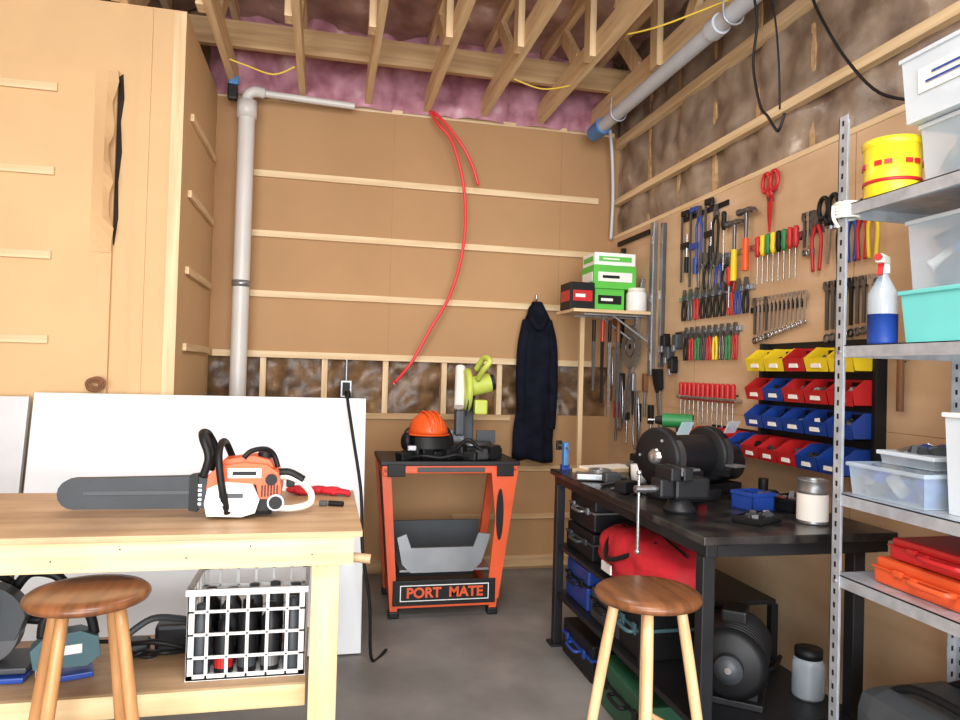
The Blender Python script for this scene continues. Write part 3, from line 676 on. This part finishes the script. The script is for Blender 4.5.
for i in range(12): screwdriver(3.71-.048*i,1.375,RED,.22)
for i in range(4):
    b=B(); b.cyl((0,-.04,0),(0,0,0),.006,BLK); b.box((0,-.03,-.05),(.05,.05,.09),random.choice([BLK,DG]),bev=.012); b.box((0,-.05,-.09),(.03,.02,.04),random.choice([RED,GR]),bev=.004); b.fin('tape_measure',WM(3.92-.05*i,1.66-.07*(i%3)))
def level(Y,z,L,m,tilt=0,w=.05):
    b=B(); b.bb(-w/2,w/2,-.03,-.002,-L,0,m,bev=.003); b.bb(-w/2+.008,w/2-.008,-.032,-.03,-L+.03,-.03,GR)
    for k in (.12,.5,.88): b.box((0,-.033,-L*k),(.03,.004,.05),STEEL)
    b.fin('spirit_level',WM(Y,z,tilt))
level(4.13,2.39,.98,GR); level(4.0,2.36,.9,TS,w=.03); level(4.28,2.05,1.0,STEEL,.22,w=.04); level(4.6,2.3,.7,BLK,w=.035)
B().bb(W-.02,W-.0006,4.2,4.7,2.33,2.36,BLK).fin('tool_hanger_rail')
b=B(); pts=[]
for i in range(48):
    t=2*pi*i/48; r=.15 if i%2 else .138; pts.append((r*math.cos(t),r*math.sin(t)))
b.prism(pts,-.04,-.034,GR); b.cyl((0,-.044,0),(0,0,0),.018,BLK); b.torus((0,-.041,0),.07,.004,TS); b.fin('saw_blade',WM(4.40,1.60))
b=B(); b.prism([(.0,0),(.05,.0),(.11,-.42),(.09,-.44),(.07,-.44)],-.02,-.015,STEEL); b.prism([(-.04,.12),(.07,.12),(.08,.0),(.02,-.03),(-.02,.03)],-.03,-.008,BROWN); b.torus((.02,-.02,.05),.04,.014,BROWN); b.cyl((.02,-.03,.09),(.02,0,.09),.005,BLK); b.fin('hand_saw',WM(4.7,1.75))
b=B(); b.prism([(.0,0),(.05,.0),(.09,-.38),(.07,-.40)],-.02,-.015,STEEL); b.prism([(-.04,.12),(.07,.12),(.08,.0),(.02,-.03),(-.02,.03)],-.03,-.008,BLK); b.cyl((.02,-.03,.09),(.02,0,.09),.005,BLK); b.fin('hand_saw',WM(4.05,1.33))
for Y,z in ((4.75,1.6),(4.56,1.4),(4.3,1.3)):
    b=B()
    for k in range(3): b.tube([(0,-.03,0),(.04,-.03-.01*k,-.15),(.035,-.03,-.33),(0,-.03,-.38),(-.035,-.03,-.33),(-.04,-.03,-.15)],.006,[STEEL,BLK,TS][k],closed=True)
    b.cyl((0,-.04,0),(0,0,0),.006,STEEL); b.fin('hanging_chain',WM(Y,z))
for i in range(7):
    b=B(); b.box((0,-.015,-.06),(.04,.03,.12),[RED,BLK,BLK,GR,BLK,BROWN,BLK][i],bev=.006); b.cyl((0,-.015,-.12),(0,-.015,-.28),.008,[TS,STEEL,STEEL,BLK,TS,TS,STEEL][i]); b.fin('chisel',WM(4.66-.09*i,1.42 if i%2 else 1.22))
# ---- bin rack
b=B()
def pbin(x,z,w,d,h,m,fill):
    t=.004; y1=-.02; y0=y1-d
    b.bb(x-w/2,x+w/2,y0,y1,z,z+t,m); b.bb(x-w/2,x+w/2,y1-t,y1,z,z+h,m)
    for xx in (x-w/2,x+w/2-t): b.prism([(y1,z),(y1,z+h),(y1-d*.55,z+h),(y0-.012,z+h*.55),(y0,z)],xx,xx+t,m,plane='yz')
    b.prism([(y0,z),(y0+t,z),(y0-.010,z+h*.55),(y0-.016,z+h*.55)],x-w/2,x+w/2,m,plane='yz')
    b.bb(x-w*.2,x+w*.2,y0-.0115,y0-.004,z+h*.15,z+h*.32,PAPER)
    for k in range(6): b.box((x+random.uniform(-.3,.3)*w,y1-random.uniform(.2,.85)*d,z+h*random.uniform(.3,.6)),(.025,.02,.02),fill,rot=(random.random()*3,random.random()*3,0))
L=.68
b.bb(-L/2-.02,L/2+.02,-.012,0,-.30,.17,BLK,bev=.004)
for x in (-L/2-.02,L/2+.0): b.bb(x,x+.02,-.05,-.0,-.30,.17,BLK,bev=.003)
for r,(z,ms) in enumerate(((.06,[YEL]*6),(-.07,[RED]*6),(-.195,[BLU]*6))):
    b.bb(-L/2,L/2,-.026,-.014,z+.05,z+.07,BLK)
    for i in range(5):
        m=ms[i]
        if r==0 and i==2: m=RED
        if r==1 and i in (1,): m=BLU
        pbin(-L/2+L*(i+.5)/5,z-.02,L/5-.006,.105,.10,m,random.choice([TS,BLK,STEEL]))
b.fin('parts_bin_rack',WM(2.58,1.40))
b=B()
L=1.15; b.bb(-L/2,L/2,-.012,0,-.03,.05,BLK,bev=.003)
for i in range(9): pbin(-L/2+L*(i+.5)/9,-.06,L/9-.006,.13,.10,[RED,RED,RED,BLU,RED,RED,RED,BLU,BLU][i],random.choice([TS,BLK]))
b.fin('parts_bin_rack',WM(2.84,1.105))
b=B(); b.cyl((0,-.02,0),(0,-.02,-.2),.012,BROWN); b.box((0,-.02,.02),(.08,.03,.04),TS,bev=.004); b.cyl((0,-.02,-.02),(0,0,-.02),.004,TS); b.fin('mallet',WM(2.14,1.5))
# ================= CORNER SHELF
b=B(); b.bb(1.50,W-.001,4.12,4.46,1.795,1.815,PX,bev=.002)
for y in (4.2,4.39):
    b.bb(1.6,W-.001,y,y+.02,1.785,1.794,GALV); b.bb(W-.01,W-.001,y,y+.02,1.6,1.79,GALV); b.cyl((1.8,y+.01,1.787),(W-.01,y+.01,1.63),.006,GALV)
b.fin('wall_shelf')
def carton(name,x,y,z,w,d,h,m,m2,rot=0):
    b=B(); b.box((0,0,h/2),(w,d,h),m,bev=.003); b.box((0,-d/2-.001,h*.5),(w*.8,.004,h*.4),m2); b.box((-w/2-.001,0,h*.5),(.004,d*.8,h*.4),m2); b.box((0,0,h+.0005),(w*.15,d,.002),m2)
    b.box((-w*.1,-d/2-.003,h*.5),(w*.4,.004,h*.12),BLK if m2==PAPER else PAPER)
    b.fin(name,Matrix.Translation((x,y,z))@Matrix.Rotation(rot,4,'Z'))
carton('cardboard_carton',1.575,4.27,1.816,.16,.2,.17,BLK,RED)
carton('cardboard_carton',1.77,4.3,1.816,.20,.2,.14,LGRN,BLK)
carton('cardboard_carton',1.80,4.3,1.957,.29,.22,.15,LGRN,PAPER)
carton('cardboard_carton',1.80,4.3,2.108,.28,.21,.08,WP,LGRN)
b=B(); b.lathe([(0,0),(.06,0),(.065,.01),(.065,.11),(.055,.13),(.05,.135),(0,.135)],(0,0,0),WP); b.lathe([(.055,.125),(.057,.125),(.057,.15),(0,.15)],(0,0,0),CREAM); b.fin('plastic_jar',Matrix.Translation((1.95,4.19,1.816)))
b=B(); b.bb(1.66,1.69,4.42,4.45,0,1.794,PZ,bev=.003); b.bb(1.63,1.72,4.39,4.48,0,.01,GR); b.fin('shelf_support_post')
for k,(x,m) in enumerate(((1.70,TS),(1.76,BLK),(1.81,STEEL),(1.87,TS))):
    b=B(); b.tube([(x,4.3,1.794),(x,4.29,1.76),(x+.01,4.28,1.74)],.004,STEEL)
    b.cyl((x,4.28,1.76),(x,4.28,1.62),.012,[BLK,RED,BLK,BROWN][k]); b.prism([(x-.012,1.62),(x+.012,1.62),(x+.008,1.3-.08*k),(x-.006,1.3-.08*k)],4.276,4.284,m); b.fin('drywall_saw')
# ================= STEEL RACK
rx0,rx1,ry0,ry1=1.50,1.96,.75,1.83
b=B(); top=2.2
for x,sx in ((rx0,1),(rx1,-1)):
    for y,sy in ((ry0,1),(ry1,-1)):
        b.bb(x,x+sx*.036,y,y+sy*.003,0,top,GALV); b.bb(x,x+sx*.003,y,y+sy*.036,0,top,GALV)
        z=.05
        while z<top-.02:
            b.bb(x-sx*.0006,x+sx*.0036,y+sy*.014,y+sy*.022,z,z+.016,BLK); b.bb(x+sx*.014,x+sx*.022,y-sy*.0006,y+sy*.0036,z,z+.016,BLK); z+=.04
for z in (.22,.83,1.07,1.51,1.93):
    b.bb(rx0+.004,rx1-.004,ry0+.004,ry1-.004,z-.003,z,GALV)
    b.bb(rx0+.004,rx0+.008,ry0+.004,ry1-.004,z-.035,z,GALV); b.bb(rx1-.008,rx1-.004,ry0+.004,ry1-.004,z-.035,z,GALV)
    b.bb(rx0+.004,rx1-.004,ry1-.008,ry1-.004,z-.035,z,GALV); b.bb(rx0+.004,rx1-.004,ry0+.004,ry0+.008,z-.035,z,GALV)
    b.bb(rx0+.008,rx0+.02,ry0+.004,ry1-.004,z-.035,z-.031,GALV)
    b.cyl((rx0-.004,ry1-.02,z-.02),(rx0+.0,ry1-.02,z-.02),.006,STEEL,seg=6)
b.fin('metal_shelving_unit')
b=B()
for k in range(5): b.torus((rx0+.018,ry1-.018,1.895+.010*k),.032,.005,CREAM,axis='z')
b.tube([(rx0-.015,ry1,1.93),(rx0-.03,ry1-.02,1.89),(rx0-.02,ry1-.03,1.86)],.005,CREAM); b.fin('rope')
def tub(name,x0,x1,y0,y1,z0,z1,m,lid,fill=None,label=None):
    cx,cy=(x0+x1)/2,(y0+y1)/2; w,l,h=x1-x0,y1-y0,z1-z0; b=B()
    t=.004; f=.94
    for a,c in ((-1,0),(1,0),(0,-1),(0,1)):
        if a: b.add([(a*w*f/2,-l*f/2,0),(a*w*f/2,l*f/2,0),(a*w/2,l/2,h),(a*w/2,-l/2,h)],[[0,1,2,3]],m)
        else: b.add([(-w*f/2,c*l*f/2,0),(w*f/2,c*l*f/2,0),(w/2,c*l/2,h),(-w/2,c*l/2,h)],[[0,1,2,3]],m)
    b.bb(-w*f/2,w*f/2,-l*f/2,l*f/2,0,t,m)
    if lid: b.bb(-w/2-.006,w/2+.006,-l/2-.006,l/2+.006,h-.012,h,lid,bev=.003)
    if fill:
        for k in range(40): b.box((random.uniform(-.36,.34)*w,random.uniform(-.36,.42)*l,random.uniform(.14,.75)*h),(.06,.035,.035),random.choice(fill),rot=(random.random()*3,random.random()*3,random.random()*3))
    if label:
        b.box((-w/2+.002,l*.05,h*.55),(.003,l*.6,h*.35),PAPER,rot=(0,-.04,0))
        b.box((0,l/2-.001,h*.55),(w*.6,.003,h*.35),PAPER)
        for k in range(2):
            b.box((-w/2-.003,l*.05,h*(.5+.11*k)),(.002,l*(.45-.1*k),h*.03),BLU); b.box((0,l/2+.002,h*(.5+.11*k)),(w*.4,.002,h*.03),BLU)
    b.fin(name,Matrix.Translation((cx,cy,z0)))
tub('storage_tub',1.60,1.92,1.28,1.63,1.932,2.12,CLR,CLRL,[GR,DG,WP,TS])
tub('storage_tub',1.56,1.90,1.28,1.66,2.125,2.31,CLRL,CLRL,[WP,GR,LBLU],label=1)
b=B(); b.lathe([(0,0),(.07,0),(.074,.01),(.076,.15),(.0,.15)],(0,0,0),YEL); b.lathe([(.076,.15),(.08,.155),(.08,.172),(.0,.176)],(0,0,0),YEL); b.lathe([(.0755,.045),(.0768,.045),(.077,.055),(.0755,.055)],(0,0,0),RED)
for k in range(18):
    a=k*2*pi/18
    if k%3: b.box((.077*math.cos(a),.077*math.sin(a),.10),(.003,.02,.014),RED,rot=(0,0,a))
b.fin('yellow_container',Matrix.Translation((1.60,1.73,1.931)))
tub('storage_tub',1.58,1.92,1.3,1.67,1.511,1.66,TURQ,TURQ)
tub('storage_tub',1.60,1.92,1.3,1.67,1.662,1.86,CLR,CLRL,[WP,GR,LBLU,DG])
b=B(); b.lathe([(0,0),(.038,0),(.04,.01),(.04,.09),(.0405,.09),(0,.09)],(0,0,0),BLU); b.lathe([(.0402,.09),(.04,.15),(.015,.2),(.013,.22)],(0,0,0),CLR); b.lathe([(.017,.21),(.017,.235),(0,.235)],(0,0,0),WP)
b.box((-.01,0,.25),(.08,.024,.026),CREAM,bev=.006); b.box((-.03,0,.225),(.008,.015,.05),RED,rot=(0,.4,0)); b.cyl((-.05,0,.252),(-.06,0,.252),.01,RED); b.cyl((0,0,.05),(0,0,.22),.003,WP,seg=6)
b.fin('spray_bottle',Matrix.Translation((1.59,1.745,1.511))@Matrix.Rotation(.6,4,'Z'))
tub('storage_tub',1.53,1.84,1.53,1.80,1.071,1.165,CLR,CLR,[BLU,GR,LBLU,DG,GALV])
tub('storage_tub',1.56,1.84,1.2,1.50,1.071,1.33,CLRL,WP,[WP,GR,DG])
tub('storage_tub',1.60,1.84,1.57,1.76,1.167,1.205,CLR,CLRL,[GR,DG,BLU])
case('tool_case',1.73,1.52,.831,(.34,.42,.075),ORS,ORS)
case('tool_case',1.74,1.50,.908,(.33,.38,.06),RED,RED)
case('tool_case',1.72,1.1,.831,(.32,.36,.12),LBLU,GR)
b=B(); b.box((0,0,.15),(.38,.50,.30),DG,bev=.07); b.tube([(-.1,-.2,.28),(-.1,-.1,.33),(-.1,.1,.33),(-.1,.2,.28)],.012,BLK); b.tube([(.1,-.2,.28),(.1,-.1,.33),(.1,.1,.33),(.1,.2,.28)],.012,BLK); b.box((-.19,0,.13),(.02,.3,.14),BLK,bev=.01); b.box((0,.25,.13),(.24,.02,.14),DGRN,bev=.01)
b.fin('canvas_tool_bag',Matrix.Translation((1.73,1.54,.221)))
# hanging cables
B().tube([(1.70,2.66,3.19),(1.75,2.64,2.95),(1.75,2.66,2.75),(1.76,2.62,2.56),(1.77,2.58,2.50),(1.75,2.50,2.42),(1.74,2.46,2.40),(1.75,2.44,2.46)],.006,BLK).fin('hanging_cable')
B().tube([(1.74,2.56,3.03),(1.75,2.52,2.9),(1.76,2.50,2.7),(1.77,2.50,2.5)],.004,BLK).fin('hanging_cable')
B().tube([(1.90,2.55,3.2),(1.89,2.48,2.98),(1.88,2.38,2.8),(1.9,2.28,2.62),(1.93,2.15,2.45),(2.0,2.02,2.38),(2.03,1.9,2.34)],.006,BLK).fin('hanging_cable')
# ================= LIGHT & WORLD
w=bpy.data.worlds.new('World'); S.world=w; w.use_nodes=True
w.node_tree.nodes['Background'].inputs[0].default_value=(.86,.93,1,1); w.node_tree.nodes['Background'].inputs[1].default_value=1.3
def area(name,loc,tgt,sx,sy,e,c):
    l=bpy.data.lights.new(name,'AREA'); l.shape='RECTANGLE'; l.size=sx; l.size_y=sy; l.energy=e; l.color=c
    o=bpy.data.objects.new(name,l); S.collection.objects.link(o); o.location=loc
    o.rotation_euler=(Vector(tgt)-Vector(loc)).to_track_quat('-Z','Y').to_euler()
area('daylight_door',(-.4,-3.3,1.7),(.0,4,2.0),4.6,3.0,480,(.94,.975,1))
area('fill_light',(.1,.4,3.1),(.2,.9,0),1.8,.6,75,(.96,.98,1))  # added fill under the joists, brightens the room
area('fill_light',(.9,3.2,3.12),(.6,3.4,0),1.2,.25,14,(1,.98,.95))  # weaker added fill towards the back wall, not a real fixture
# ================= CAMERA
cam=bpy.data.cameras.new('cam'); co=bpy.data.objects.new('cam',cam); S.collection.objects.link(co); S.camera=co
cam.lens=700/960*36; cam.sensor_width=36; cam.clip_start=.05
yaw=math.atan(.2213); p=12/700.; ro=.028
f=Vector((math.sin(yaw)*math.cos(p),math.cos(yaw)*math.cos(p),math.sin(p)))
r=Vector((math.cos(yaw),-math.sin(yaw),0)); u=r.cross(f)
u2=u*math.cos(ro)-r*math.sin(ro); r2=r*math.cos(ro)+u*math.sin(ro)
M=Matrix(((r2.x,u2.x,-f.x,0),(r2.y,u2.y,-f.y,0),(r2.z,u2.z,-f.z,1.4),(0,0,0,1)))
co.matrix_world=M
S.view_settings.view_transform='Standard'
